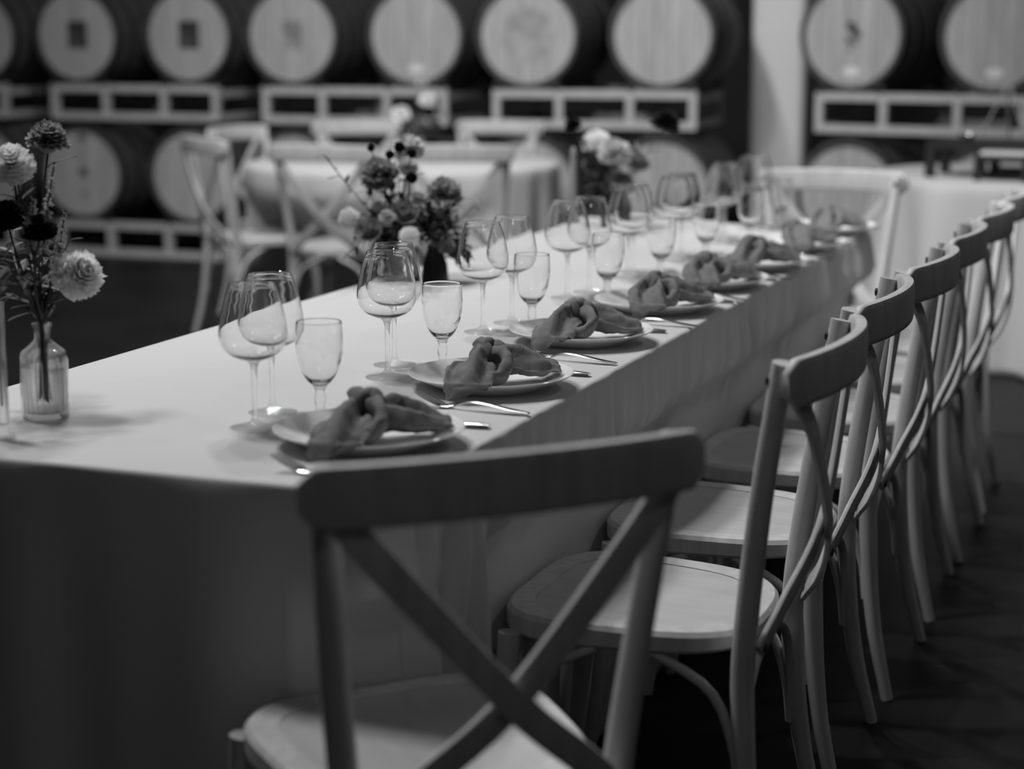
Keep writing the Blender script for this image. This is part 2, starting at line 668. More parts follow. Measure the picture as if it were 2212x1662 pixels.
# ------------------------------------------------------------------ cross-back chairs (local: +Y towards the table, origin on the floor under the seat)
def chair_proto():
    e = empty('dining_chair')
    zs = 0.462

    def outline(k, inset=0.0):
        pts = []
        n = 64
        for i in range(n):
            a = 2 * math.pi * i / n
            cx, sy = math.cos(a), math.sin(a)
            ex = 0.62
            x = math.copysign(abs(cx) ** ex, cx)
            y = math.copysign(abs(sy) ** ex, sy)
            hw = 0.205 + 0.018 * y
            pts.append(((hw - inset) * x, (0.205 - inset) * y))
        return pts
    # seat frame ring with sunken panel
    o_, i_ = outline(0), outline(0, 0.042)
    m1 = outline(0, 0.006)
    n = 64
    fr = MB()

    def sag(p):                      # gentle saddle
        return 0.006 * math.cos(p[0] / 0.22 * math.pi) * -0.5 + 0.004 * (p[1] / 0.2)
    vs = []
    for p, z in [(pp, zs - 0.034) for pp in m1] + [(pp, zs - 0.028) for pp in o_] + [(pp, zs - 0.007 + sag(pp)) for pp in o_] + [(pp, zs + sag(pp)) for pp in m1] + [(pp, zs + sag(pp)) for pp in i_] + [(pp, zs - 0.02) for pp in i_] + [(pp, zs - 0.034) for pp in i_]:
        vs.append((p[0], p[1], z))
    fs = []
    for r in range(7):
        r2 = (r + 1) % 7
        for i in range(n):
            j = (i + 1) % n
            fs.append((r * n + i, r * n + j, r2 * n + j, r2 * n + i))
    fr.add(vs, fs).obj('seat_frame', CHAIRW, e, sharp=35)
    pn = MB()
    i2 = outline(0, 0.0425)
    rings = 6
    vv = [(0, 0, zs - 0.006)]
    ff = []
    for r in range(1, rings + 1):
        t = r / rings
        for p in i2:
            vv.append((p[0] * t, p[1] * t, zs - 0.006 + 0.0045 * t ** 2 + sag(p) * t))
    for i in range(n):
        ff.append((0, 1 + i, 1 + (i + 1) % n))
    for r in range(rings - 1):
        for i in range(n):
            j = (i + 1) % n
            ff.append((1 + r * n + i, 1 + (r + 1) * n + i, 1 + (r + 1) * n + j, 1 + r * n + j))
    pn.add(vv, ff).obj('seat_panel', SEATW, e, sharp=0)
    posts, slats = {}, {}
    # rear posts: one bent pole each from foot to stub
    for s in (-1, 1):
        p = spline([(s * 0.205, -0.262, 0), (s * 0.190, -0.225, 0.16), (s * 0.177, -0.206, 0.34), (s * 0.177, -0.207, 0.47), (s * 0.197, -0.23, 0.68), (s * 0.216, -0.262, 0.893)], 24)
        r = lerp_list([(0.0125, 0.0125), (0.0155, 0.0155), (0.0185, 0.0185), (0.0185, 0.0185), (0.0175, 0.0175), (0.0165, 0.0165)], 24)
        posts[s] = MB().sweep(p, r, 14).obj('back_post', CHAIRW, e, sharp=50)
    for s in (-1, 1):
        p = spline([(s * 0.212, 0.205, 0), (s * 0.202, 0.178, 0.2), (s * 0.192, 0.165, 0.435)], 12)
        r = lerp_list([(0.0125, 0.0125), (0.0165, 0.0165), (0.0185, 0.0185)], 12)
        MB().sweep(p, r, 14).obj('front_leg', CHAIRW, e, sharp=50)
    # bent top rail, bolted behind the posts
    path, rad = [], []
    N = 28
    for i in range(N + 1):
        t = -1 + 2 * i / N
        x = 0.247 * t
        y = -0.272 - 0.052 * (1 - t * t) ** 0.85 if abs(t) < 1 else -0.272
        path.append((x, y, 0.866 + 0.006 * (1 - t * t)))
        e_ = max(0.0, (abs(t) - 0.9) / 0.1)
        rad.append((0.0105 * (1 - 0.3 * e_), 0.036 * math.sqrt(max(0.05, 1 - 0.8 * e_ ** 2))))
    rail_o = MB().sweep(path, rad, 16, hint=(0, 0, 1), shape='box').obj('top_rail', CHAIRW, e, sharp=50)
    # crossed bent slats
    for s in (-1, 1):
        off = 0.006 * s
        p = spline([(s * 0.205, -0.279, 0.845), (s * 0.15, -0.290 + off, 0.775), (0, -0.288 + off, 0.603), (-s * 0.11, -0.256 + off, 0.502), (-s * 0.166, -0.226, 0.442)], 26)
        slats[-s] = MB().sweep(p, [(0.019, 0.0048)] * 26, 12, hint=(0, -1, 0), shape='box').obj('cross_slat', CHAIRW, e, sharp=50)
    # bentwood braces under the seat
    for sx, sy, dx, dy in ((-1, 1, 1, 0), (1, 1, -1, 0), (-1, 1, 0, -1), (1, 1, 0, -1), (-1, -1, 0, 1), (1, -1, 0, 1), (-1, -1, 1, 0), (1, -1, -1, 0)):
        bx = sx * (0.196 if sy > 0 else 0.180)
        by = 0.168 if sy > 0 else -0.205
        k = 0.145
        p = spline([(bx, by, 0.205), (bx + dx * 0.012, by + dy * 0.012, 0.29), (bx + dx * 0.05, by + dy * 0.05, 0.375), (bx + dx * k, by + dy * k, 0.428)], 12)
        MB().sweep(p, (0.0085, 0.0085), 8).obj('brace', CHAIRW, e, sharp=50)
    # bolts
    for s in (-1, 1):
        for (x, y, z, d) in ((s * 0.212, -0.288, 0.868, 0), (s * 0.2135, -0.2395, 0.866, 1), (s * 0.158, -0.2335, 0.447, 0)):
            b = MB()
            b.add([(x + 0.0075 * math.cos(2 * math.pi * i / 12), y + (0.002 if d else -0.002), z + 0.0075 * math.sin(2 * math.pi * i / 12)) for i in range(12)]
                  + [(x + 0.0075 * math.cos(2 * math.pi * i / 12), y + (-0.008 if d else 0.008), z + 0.0075 * math.sin(2 * math.pi * i / 12)) for i in range(12)],
                  [tuple(range(11, -1, -1)) if not d else tuple(range(12))] + [(i, (i + 1) % 12, 12 + (i + 1) % 12, 12 + i) for i in range(12)])
            b.obj('bolt', BOLT, posts[s] if d else (rail_o if z > 0.6 else slats[s]), smooth=False)
    return e


CP = chair_proto()
CPX = list(CP.children)
CH_LIST = []


def put_chair(seat_xy, facing, label, group):
    """facing: angle (deg) of the direction the sitter looks, from +X"""
    o = CP if not CH_LIST else copy_tree(CP)
    o.location = (seat_xy[0], seat_xy[1], 0.0)
    o.rotation_euler = (0, 0, math.radians(facing - 90))
    tag(o, label, 'chair', group)
    CH_LIST.append((Vector((seat_xy[0], seat_xy[1])), math.radians(facing)))
    return o


# main table footprint
TX0, TX1, TY0, TY1, TZ = -1.914, -0.984, 2.152, 5.76, 0.76

put_chair((-0.910, 2.082), 135, 'wooden cross-back chair turned askew at the corner of the long table', 'chairs at the long table')
SIDE_Y = [2.785, 3.335, 3.89, 4.44, 4.98, 5.50]
for i, y in enumerate(SIDE_Y):
    put_chair((-0.822 + (0.004, -0.006, 0.003, 0.0, 0.006, 0.0)[i], y), 180 + (0, 1, -1, 1.5, -1, 0.5)[i], f'wooden cross-back chair on the long side, {ORD[i]} from the askew corner chair', 'chairs at the long table')
put_chair((-1.19, 5.92), 270, 'wooden cross-back chair at the far short end of the long table', 'chairs at the long table')
# round table behind
RTC = Vector((-3.57, 8.0))
RND = 'wooden cross-back chair at the round guest table, '
for (rx, ry, fc, lb) in ((-3.445, 6.92, 93, 'its back turned to the large mixed flowers'),
                         (-2.935, 7.115, 105, 'its back turned to the far-end bunch'),
                         (-4.17, 7.22, 52, 'standing sideways, seat open to the dark floor'),
                         (-4.50, 8.12, -6, 'between the sideways chair and the racks'),
                         (-4.17, 8.80, None, 'before the second rack from the pillar'),
                         (-3.52, 9.12, None, 'before the rack nearest the pillar')):
    f = math.radians(fc) if fc is not None else math.atan2(RTC.y - ry, RTC.x - rx)
    put_chair((rx + 0.265 * math.cos(f), ry + 0.265 * math.sin(f)), math.degrees(f), RND + lb, 'chairs at the round guest table')


# ------------------------------------------------------------------ tables and cloths
def push_from_chairs(p, z, inward, chairs, ztop):
    """cloth yields to chair seats (rounded squares) below seat height"""
    if z > ztop - 0.02:
        return p
    w = min(1.0, max(0.0, (0.64 - z) / 0.15))
    w = w * w * (3 - 2 * w)
    for c, fa in list(chairs) * 4:            # several passes: a corner can be pressed by two seats
        f = Vector((math.cos(fa), math.sin(fa)))
        s = Vector((-f.y, f.x))
        d = p - c
        if d.length > 0.45:
            continue
        a, b = d.dot(f), d.dot(s)
        lim = 0.211 + 0.010 * max(0.0, 1 - z / 0.25)      # touches the seat edge, clears the splayed feet
        if abs(b) < 0.30 and a < lim:
            fall = 1.0 if abs(b) < 0.245 else (0.30 - abs(b)) / 0.055
            p = p + f * (lim - a) * w * fall
    return p


def main_cloth():
    r = 0.022
    per = []                                   # (point, outward normal, arclength)
    def seg(a, b, n, nor):
        for i in range(n):
            t = i / n
            per.append((Vector(a).lerp(Vector(b), t), Vector(nor)))
    def arc(c, a0, n):
        for i in range(n):
            a = a0 + math.pi / 2 * i / n
            nor = Vector((math.cos(a), math.sin(a)))
            per.append((Vector(c) + nor * r, nor))
    x0, x1, y0, y1 = TX0, TX1, TY0, TY1
    seg((x1, y0 + r), (x1, y1 - r), 460, (1, 0))
    arc((x1 - r, y1 - r), 0, 8)
    seg((x1 - r, y1), (x0 + r, y1), 80, (0, 1))
    arc((x0 + r, y1 - r), math.pi / 2, 8)
    seg((x0, y1 - r), (x0, y0 + r), 200, (-1, 0))
    arc((x0 + r, y0 + r), math.pi, 8)
    seg((x0 + r, y0), (x1 - r, y0), 90, (0, -1))
    arc((x1 - r, y0 + r), 1.5 * math.pi, 8)
    n = len(per)
    rnd = random.Random(3)
    # arclength
    s = [0.0]
    for i in range(1, n):
        s.append(s[-1] + (per[i][0] - per[i - 1][0]).length)
    ph = [rnd.uniform(0, 6.28) for _ in range(8)]
    corners = [Vector((x1, y0)), Vector((x1, y1)), Vector((x0, y1)), Vector((x0, y0))]
    seam_y = 4.18
    rows = 30
    mb = MB()
    vs = []
    ctr = Vector(((x0 + x1) / 2, (y0 + y1) / 2))
    for k in range(rows + 1):
        t = k / rows
        if k == 0:
            z, out = TZ, -0.006
        elif k == 1:
            z, out = TZ - 0.0015, -0.0015
        elif k == 2:
            z, out = TZ - 0.006, 0.0015
        else:
            z = TZ - 0.006 - (TZ - 0.012) * ((k - 2) / (rows - 2))
            out = 0.002
        h = (TZ - z) / TZ
        for i in range(n):
            p, nor = per[i]
            q = s[i]
            amp = 0.032 * h ** 0.7
            w = 0.5 * math.sin(q * 21 + ph[0] + 1.2 * math.sin(q * 3.1 + ph[1])) + 0.35 * math.sin(q * 37 + ph[2] + 1.6 * math.sin(q * 5.3)) + 0.35 * math.sin(q * 8.3 + ph[3])
            d = out + amp * (w + 0.25)
            if nor.x > 0.9:                     # fine pleats along the visible long side + the deep fold
                nz = noise.noise(Vector((q * 3.1, 0.3, h * 0.8)))
                env = 0.55 + 0.9 * noise.noise(Vector((q * 1.7, 5.0, 0)))
                d += 0.016 * min(1, h * 6) * max(0.1, env) * (math.sin(q * 58 + 5 * nz + h * 1.5) + 0.6 * math.sin(q * 97 - 4 * nz))
                dy = p.y - (seam_y - 0.10 * h)
                d -= 0.055 * min(1, h * 3.5) * math.exp(-(dy / 0.03) ** 2)
                d += 0.03 * min(1, h * 3.0) * math.exp(-((dy + 0.07) / 0.04) ** 2)
            if nor.y < -0.9:
                d += 0.010 * h * math.sin(q * 16 + 1.0)
            # corners carry spare cloth: one flared fold
            cdist = min((p - c).length for c in corners)
            d += 0.075 * h ** 1.2 * math.exp(-(cdist / 0.07) ** 2)
            pp = p + nor * d
            if k > 2:
                pp = push_from_chairs(pp, z, -nor, CH_LIST[:8], TZ)
            vs.append((pp.x, pp.y, max(z, 0.004)))
    fs = []
    for k in range(rows):
        for i in range(n):
            j = (i + 1) % n
            fs.append((k * n + i, (k + 1) * n + i, (k + 1) * n + j, k * n + j))
    fs.append(tuple(range(n)))
    mb.add(vs, fs)
    o = mb.obj('tablecloth', LINEN, sharp=60)
    so = o.modifiers.new('thickness', 'SOLIDIFY')
    so.thickness = 0.0012
    so.offset = -1
    tag(o, 'long pale tablecloth falling to the floor around the long dining table', 'tablecloth')
    t = empty('banquet_table', ((x0 + x1) / 2, (y0 + y1) / 2, 0))
    MB().box((0, 0, TZ - 0.018), (x1 - x0 - 0.02, y1 - y0 - 0.02, 0.028)).obj('tabletop', TABLEW, t, smooth=False)
    for sx in (-1, 1):
        for sy in (-1, 1):
            MB().sweep([(sx * 0.28, sy * 1.35, 0), (sx * 0.28, sy * 1.35, TZ - 0.032)], (0.015, 0.015), 10).obj('leg', BLACKM, t)
    tag(t, 'long rectangular banquet table hidden under the floor-length cloth', 'table')


main_cloth()


def round_cloth(c, R, label, tlabel, seed, folds, chairs=(), amp=0.055):
    rnd = random.Random(seed)
    n, rows = 300, 26
    ph = [rnd.uniform(0, 6.28) for _ in range(6)]
    vs = []
    for k in range(rows + 1):
        if k == 0:
            z, out = TZ, -0.008
        elif k == 1:
            z, out = TZ - 0.002, -0.002
        elif k == 2:
            z, out = TZ - 0.008, 0.002
        else:
            z = TZ - 0.008 - (TZ - 0.012) * ((k - 2) / (rows - 2))
            out = 0.004
        h = (TZ - z) / TZ
        for i in range(n):
            a = 2 * math.pi * i / n
            w = math.sin(a * folds + ph[0] + 0.9 * math.sin(a * 3 + ph[1])) * 0.7 + 0.4 * math.sin(a * (folds * 1.6 // 1) + ph[2] + math.sin(a * 4 + ph[3]))
            rr = R + out + amp * h ** 0.8 * (w + 0.35)
            p = c + Vector((math.cos(a), math.sin(a))) * rr
            if k > 2:
                p = push_from_chairs(p, z, None, chairs, TZ)
            vs.append((p.x, p.y, max(z, 0.004)))
    fs = []
    for k in range(rows):
        for i in range(n):
            j = (i + 1) % n
            fs.append((k * n + i, (k + 1) * n + i, (k + 1) * n + j, k * n + j))
    fs.append(tuple(range(n)))
    o = MB().add(vs, fs).obj('tablecloth', LINEN, sharp=60)
    so = o.modifiers.new('thickness', 'SOLIDIFY')
    so.thickness = 0.0012
    so.offset = -1
    tag(o, label, 'tablecloth')
    t = empty('round_table', (c.x, c.y, 0))
    MB().lathe([(0, TZ - 0.03), (R - 0.012, TZ - 0.03), (R - 0.012, TZ - 0.004), (0, TZ - 0.004)], 48).obj('tabletop', TABLEW, t)
    for q in range(4):
        a = math.pi / 4 + q * math.pi / 2
        MB().sweep([(0.3 * math.cos(a), 0.3 * math.sin(a), 0), (0.3 * math.cos(a), 0.3 * math.sin(a), TZ - 0.032)], (0.014, 0.014), 10).obj('leg', BLACKM, t)
    tag(t, tlabel, 'table')


round_cloth(RTC, 0.73, 'pale cloth falling to the floor over the round guest table ringed with chairs', 'round guest table hidden under its cloth, ringed with chairs', 4, 17, CH_LIST[8:], 0.035)
BTC = Vector((-0.64, 8.28))
round_cloth(BTC, 0.76, 'pale cloth spreading onto the floor from the round buffet table with the black riser', 'round buffet table hidden under its cloth, below the black riser', 9, 13, (), 0.075)


# ------------------------------------------------------------------ place settings
def plate_proto():
    e = empty('dinner_plate')
    R = 0.142
    prof = [(0, 0.006), (0.045, 0.006), (0.092, 0.0065), (0.103, 0.0115), (0.125, 0.0205), (R - 0.001, 0.0275), (R, 0.0265), (R - 0.002, 0.0245),
            (0.124, 0.0175), (0.10, 0.007), (0.088, 0.002), (0.086, 0.0), (0.08, 0.0), (0.078, 0.003), (0, 0.003)]
    MB().lathe(prof, 72).obj('plate_body', CHINA, e, sharp=60)
    return e


def wine_proto():
    e = empty('wine_glass')
    # foot + stem (solid) and blown bowl (thin wall)
    foot = [(0, 0.0), (0.038, 0.0), (0.0392, 0.0012), (0.038, 0.0024), (0.020, 0.0048), (0.009, 0.009), (0.0055, 0.016), (0.0043, 0.03), (0.0042, 0.075), (0.0050, 0.092), (0.0075, 0.1005), (0.013, 0.1055), (0.009, 0.1065), (0, 0.1070)]
    MB().lathe(foot, 40).obj('stem', GLASS_S, e, sharp=60)
    outer = [(0.0095, 0.1040), (0.022, 0.1080), (0.035, 0.1138), (0.0445, 0.1215), (0.0502, 0.1325), (0.0525, 0.1450), (0.0516, 0.1570), (0.0488, 0.1740), (0.0443, 0.1930), (0.0392, 0.2100), (0.0352, 0.2205), (0.0345, 0.2225)]
    inner = [(r - 0.0011, z + 0.0008) for r, z in outer]
    inner[0] = (0.0, 0.1090)
    inner[1] = (0.018, 0.1105)
    inner[-1] = (outer[-1][0] - 0.0011, 0.2226)
    pr = [(0.0, 0.1042)] + outer + [(outer[-1][0] - 0.0005, 0.2231)] + inner[::-1]
    MB().lathe(pr, 56).obj('bowl', GLASS, e, sharp=35)
    return e


def goblet_proto():
    e = empty('water_goblet')
    foot = [(0, 0.0), (0.033, 0.0), (0.0345, 0.0015), (0.033, 0.0032), (0.018, 0.0062), (0.0095, 0.0105), (0.0075, 0.016), (0.0085, 0.024), (0.0100, 0.031), (0.0090, 0.038), (0.0078, 0.044), (0.0095, 0.050), (0.0125, 0.0540), (0.0085, 0.0562), (0, 0.0570)]
    MB().lathe(foot, 40).obj('stem', GLASS_S, e, sharp=60)
    outer = [(0.010, 0.0535), (0.0175, 0.0590), (0.0235, 0.0670), (0.0290, 0.0780), (0.0335, 0.0920), (0.0362, 0.1080), (0.0372, 0.1250), (0.0366, 0.1400), (0.0357, 0.1515), (0.0355, 0.1540)]
    inner = [(r - 0.0016, z + 0.0012) for r, z in outer]
    inner[0] = (0.0, 0.0595)
    inner[1] = (0.0145, 0.0620)
    inner[-1] = (outer[-1][0] - 0.0015, 0.1542)
    pr = [(0.0, 0.0540)] + outer + [(outer[-1][0] - 0.0007, 0.1549)] + inner[::-1]
    MB().lathe(pr, 56).obj('bowl', GLASS, e, sharp=35)
    return e


def fork_proto():
    e = empty('fork')
    # local: handle end at +x, tines towards -x
    p = spline([(0.100, 0, 0.0035), (0.07, 0, 0.006), (0.02, 0, 0.0125), (-0.012, 0, 0.011), (-0.032, 0, 0.0045), (-0.042, 0, 0.003)], 26)
    r = lerp_list([(0.006, 0.0016), (0.0095, 0.0018), (0.0065, 0.002), (0.0035, 0.0022), (0.0035, 0.002), (0.0085, 0.0015)], 26)
    MB().sweep(p, r, 12, hint=(0, 0, 1)).obj('handle', STEEL, e, sharp=60)
    MB().sweep(spline([(-0.040, 0, 0.003), (-0.052, 0, 0.0035), (-0.060, 0, 0.006)], 8), lerp_list([(0.008, 0.0014), (0.0125, 0.0014), (0.0128, 0.0013)], 8), 12, hint=(0, 0, 1)).obj('neck', STEEL, e, sharp=60)
    for q in range(4):
        y = (q - 1.5) * 0.0072
        MB().sweep(spline([(-0.057, y, 0.005), (-0.078, y, 0.0125), (-0.100, y * 0.93, 0.0225)], 10), lerp_list([(0.0024, 0.0012), (0.0022, 0.0011), (0.0011, 0.0008)], 10), 8, hint=(0, 0, 1)).obj('tine', STEEL, e, sharp=60)
    return e


def knife_proto():
    e = empty('table_knife')
    p = spline([(0.115, 0, 0.0035), (0.09, 0, 0.0045), (0.03, 0, 0.005), (0.0, 0, 0.0045)], 16)
    MB().sweep(p, lerp_list([(0.0075, 0.003), (0.0095, 0.0035), (0.006, 0.0032), (0.0055, 0.0028)], 16), 12, hint=(0, 0, 1)).obj('handle', STEEL, e, sharp=60)
    p = spline([(0.002, 0, 0.0045), (-0.03, 0.001, 0.0035), (-0.09, 0.001, 0.0025), (-0.115, 0.004, 0.002)], 14)
    MB().sweep(p, lerp_list([(0.0055, 0.0018), (0.0095, 0.0011), (0.0105, 0.001), (0.004, 0.0009)], 14), 10, hint=(0, 0, 1)).obj('blade', STEEL, e, sharp=60)
    return e


def napkin_mesh(seed):
    rnd = random.Random(seed)
    mb = MB()

    def pleat_sweep(path, widths, thick, pleats, n=44, m=26, phase=0.0, curl=0.0):
        """flat bundle of folded cloth: wavy section that widens along the path"""
        path = spline(path, m)
        ws, ts = lerp_list(widths, m), lerp_list(thick, m)
        vs, fs = [], []
        for i, p in enumerate(path):
            t = (path[min(i + 1, m - 1)] - path[max(i - 1, 0)]).normalized()
            side = t.cross(Vector((0, 0, 1)))
            if side.length < 1e-3:
                side = Vector((1, 0, 0))
            side.normalize()
            u = side.cross(t)
            for k in range(n):
                th = 2 * math.pi * k / n
                a = math.cos(th)
                b = math.sin(th)
                wav = 0.6 * ts[i] * math.sin(a * pleats + phase + 0.6 * math.sin(i * 0.22 + seed)) + 0.2 * ts[i] * math.sin(a * pleats * 2.3 + phase * 2)
                top = (max(0.0, 1 - a * a)) ** 0.5
                vs.append(p + side * (ws[i] * a) + u * (ts[i] * top * math.copysign(1, b) * (0.9 if b > 0 else 0.6) + (wav if b > 0 else wav * 0.4) * (0.4 + 0.6 * top) + curl * a * a * ws[i]))
        for i in range(m - 1):
            for k in range(n):
                k2 = (k + 1) % n
                fs.append((i * n + k, i * n + k2, (i + 1) * n + k2, (i + 1) * n + k))
        fs.append(tuple(range(n - 1, -1, -1)))
        fs.append(tuple((m - 1) * n + k for k in range(n)))
        mb.add(vs, fs)
    j = lambda s: rnd.uniform(-s, s)
    # fan of cloth running out over the plate towards the diner
    pleat_sweep([(-0.010, 0.006, 0.034), (0.030, 0.016 + j(.006), 0.038), (0.072, 0.028 + j(.01), 0.032), (0.112, 0.044 + j(.012), 0.030)],
                [0.020, 0.036, 0.046, 0.038 + j(.012)], [0.019, 0.023, 0.018, 0.005], 5.5, phase=rnd.uniform(0, 6))
    # tail that falls over the rim on the near side
    k = j(.02)
    pleat_sweep([(-0.012, -0.002, 0.038), (-0.010 + k * .4, -0.040, 0.044), (-0.004 + k, -0.082, 0.042), (0.004 + k, -0.118, 0.033), (0.010 + k, -0.146, 0.020), (0.013 + k, -0.158, 0.006)],
                [0.018, 0.034, 0.044, 0.044, 0.040, 0.034], [0.017, 0.022, 0.020, 0.013, 0.008, 0.004], 4.5, phase=rnd.uniform(0, 6))
    # soft loop pulled out of the knot
    pts = [(-0.006, -0.006, 0.052), (0.026 + j(.006), -0.026, 0.060), (0.046 + j(.006), -0.056, 0.048), (0.040, -0.084 + j(.008), 0.032), (0.012, -0.088, 0.034), (-0.008, -0.062, 0.044)]
    pp = spline(pts, 30)
    mb.sweep(pp, lerp_list([(0.011, 0.014), (0.010, 0.016), (0.011, 0.016), (0.012, 0.014), (0.011, 0.012), (0.008, 0.010)], 30), 16)
    # the knot: wrapped bands
    for q, (rad, tw, tl, cz) in enumerate(((0.028, 0.0135, 0.35, 0.046), (0.026, 0.0125, -0.45, 0.050), (0.023, 0.012, 1.05, 0.050))):
        ring = []
        N = 30
        ax = Matrix.Rotation(tl + j(.25), 3, 'Z') @ Matrix.Rotation(math.pi / 2 + j(.25), 3, 'Y')
        for i in range(N):
            a = 2 * math.pi * i / N
            v = ax @ Vector((rad * math.cos(a), rad * 0.95 * math.sin(a), 0.004 * math.sin(2 * a + q)))
            ring.append(Vector((-0.006 + (q - 1) * 0.010, 0.002 + (q - 1) * 0.004, cz)) + v)
        ring = [Vector((p.x, p.y, max(p.z, 0.018))) for p in ring]
        mb.sweep(ring, (tw, tw * 0.8), 14, closed=True)
    # crumple
    out = []
    for v in mb.v:
        p = Vector(v)
        d = noise.noise_vector(p * 55 + Vector((seed * 3.1, 0, 0))) * 0.0042 + noise.noise_vector(p * 130 + Vector((0, seed, 0))) * 0.0018
        q = p + d
        rr = math.hypot(q.x, q.y)
        # rest on the plate: stay above its surface
        floor_z = 0.0075 if rr < 0.092 else (0.0075 + (rr - 0.092) * 0.45 if rr < 0.15 else max(0.003, 0.0335 - (rr - 0.15) * 1.6))
        q.z = max(q.z, floor_z)
        out.append(tuple(q))
    mb.v = out
    return mb.mesh('napkin', NAPKIN, True, 0)


PLATE_Y = [2.419, 2.899, 3.403, 3.862, 4.268, 4.662, 5.111, 5.585]
PLATE_X = [-1.138, -1.133, -1.140, -1.115, -1.108, -1.092, -1.080, -1.080]
pp_, wp_, gp_, fp_, kp_ = plate_proto(), wine_proto(), goblet_proto(), fork_proto(), knife_proto()


def inst(proto, used, name):
    if name not in used:
        used.add(name)
        return proto
    return copy_tree(proto)


used = set()
ZT = TZ + 0.0006
WINE = [(-1.349, 2.46, -1.378, 2.571), (-1.335, 2.918, -1.374, 3.034), (-1.363, 3.444, -1.350, 3.576), (-1.362, 3.965, -1.345, 4.073),
        (-1.340, 4.36, -1.36, 4.47), (-1.335, 4.76, -1.345, 4.87), (-1.315, 5.20, -1.335, 5.31), (-1.328, 5.60, -1.338, 5.709)]
GOB = [(-1.285, 2.554), (-1.281, 3.038), (-1.281, 3.508), (-1.254, 3.928), (-1.248, 4.332), (-1.238, 4.722), (-1.225, 5.16), (-1.234, 5.592)]
for i in range(8):
    px, py = PLATE_X[i], PLATE_Y[i]
    where = f'{ORD[i]} place setting from the askew corner chair'
    o = inst(pp_, used, 'p'); o.location = (px, py, ZT)
    tag(o, f'white china dinner plate at the {where}', 'plate', 'dinner plates')
    nk = bpy.data.objects.new('napkin', napkin_mesh(11 + i))
    col.objects.link(nk)
    nk.location = (px, py, ZT)
    nk.rotation_euler = (0, 0, math.radians((0, 4, -4, 8, 14, -8, 10, 2)[i]))
    nk.scale = (0.96, 1.0, 1.0)
    tag(nk, f'knotted grey napkin on the plate of the {where}', 'napkin', 'knotted napkins')
    o = inst(wp_, used, 'w'); o.location = (WINE[i][0], WINE[i][1], ZT)
    tag(o, f'wine glass nearer the askew corner chair at the {ORD[i]} place setting from it', 'wine glass', 'wine glasses')
    o = inst(wp_, used, 'w'); o.location = (WINE[i][2], WINE[i][3], ZT)
    tag(o, f'wine glass further from the askew corner chair at the {ORD[i]} place setting from it', 'wine glass', 'wine glasses')
    o = inst(gp_, used, 'g'); o.location = (GOB[i][0], GOB[i][1], ZT)
    tag(o, f'short-stemmed water goblet at the {where}', 'goblet', 'water goblets')
    o = inst(fp_, used, 'f'); o.location = (px + 0.045, py - 0.205 + (0.0, 0.008, -0.01, 0, .005, 0, 0, 0)[i], ZT)
    o.rotation_euler = (0, 0, math.radians((-6, -5, -7, -4, -6, -3, -5, -4)[i]))
    tag(o, f'silver fork beside the plate of the {where}', 'fork', 'forks')
    o = inst(kp_, used, 'k'); o.location = (px + 0.013, py + 0.155, ZT)
    o.rotation_euler = (0, 0, math.radians((3, -2, 2, 1, 2, -2, 1, 0)[i]))
    tag(o, f'silver table knife beside the plate of the {where}', 'knife', 'table knives')


# ------------------------------------------------------------------ flowers
def petal(mb, base, axis, out, L, Wd, cup, ruff, rnd, curl=0.0):
    """curved petal: starts at base, runs along a direction between axis and out"""
    axis = axis.normalized()
    out = out.normalized()
    side = axis.cross(out)
    nu, nv = 4, 4
    ph = rnd.uniform(0, 6.28)

    def fn(u, v):
        w = Wd * math.sin(min(1.0, 0.18 + u * 0.85) * math.pi * 0.62) * (v - 0.5) * 2 * 0.5
        along = L * u
        rise = cup * L * (1 - math.cos(u * 1.5))
        bend = curl * L * u * u
        p = base + out * (along * math.cos(cup * 1.3) - bend * 0.2) + axis * (along * math.sin(cup * 1.3) + rise * 0.3 - bend * 0.6)
        p += side * w + axis * (abs(v - 0.5) ** 2 * 2 * Wd * 0.35)
        if u > 0.6:
            p += axis * ruff * math.sin(v * 14 + ph) * (u - 0.6) * 2.5 + out * ruff * math.sin(v * 23 + ph) * (u - 0.6) * 2
        return p
    mb.grid(fn, nu, nv)


def bloom_mesh(name, mt, R, layers, ruff=0.0, seed=0, openness=1.0):
    """globe of petals, opening along +Z"""
    rnd = random.Random(seed)
    mb = MB()
    for li in range(layers):
        t = li / max(1, layers - 1)             # 0 = outer, 1 = heart
        n = max(5, int(round((14 if layers > 5 else 9) * (1 - 0.5 * t))))
        el = math.radians(-32 + 116 * t) if openness > 0.8 else math.radians(22 + 66 * t)
        for q in range(n):
            a = 2 * math.pi * (q + 0.5 * (li % 2) + rnd.uniform(-.15, .15)) / n
            rad = Vector((math.cos(a), math.sin(a), 0))
            d = rad * math.cos(el) + Vector((0, 0, 1)) * math.sin(el)
            up = (Vector((0, 0, 1)) * math.cos(el) - rad * math.sin(el)).normalized()
            L = R * (0.98 - 0.22 * t) * rnd.uniform(0.92, 1.05)
            petal(mb, Vector((0, 0, -0.12 * R)), up, d, L, R * (0.78 - 0.28 * t), 0.16, ruff * R, rnd)
    return mb.mesh(name, mt, True, 0)


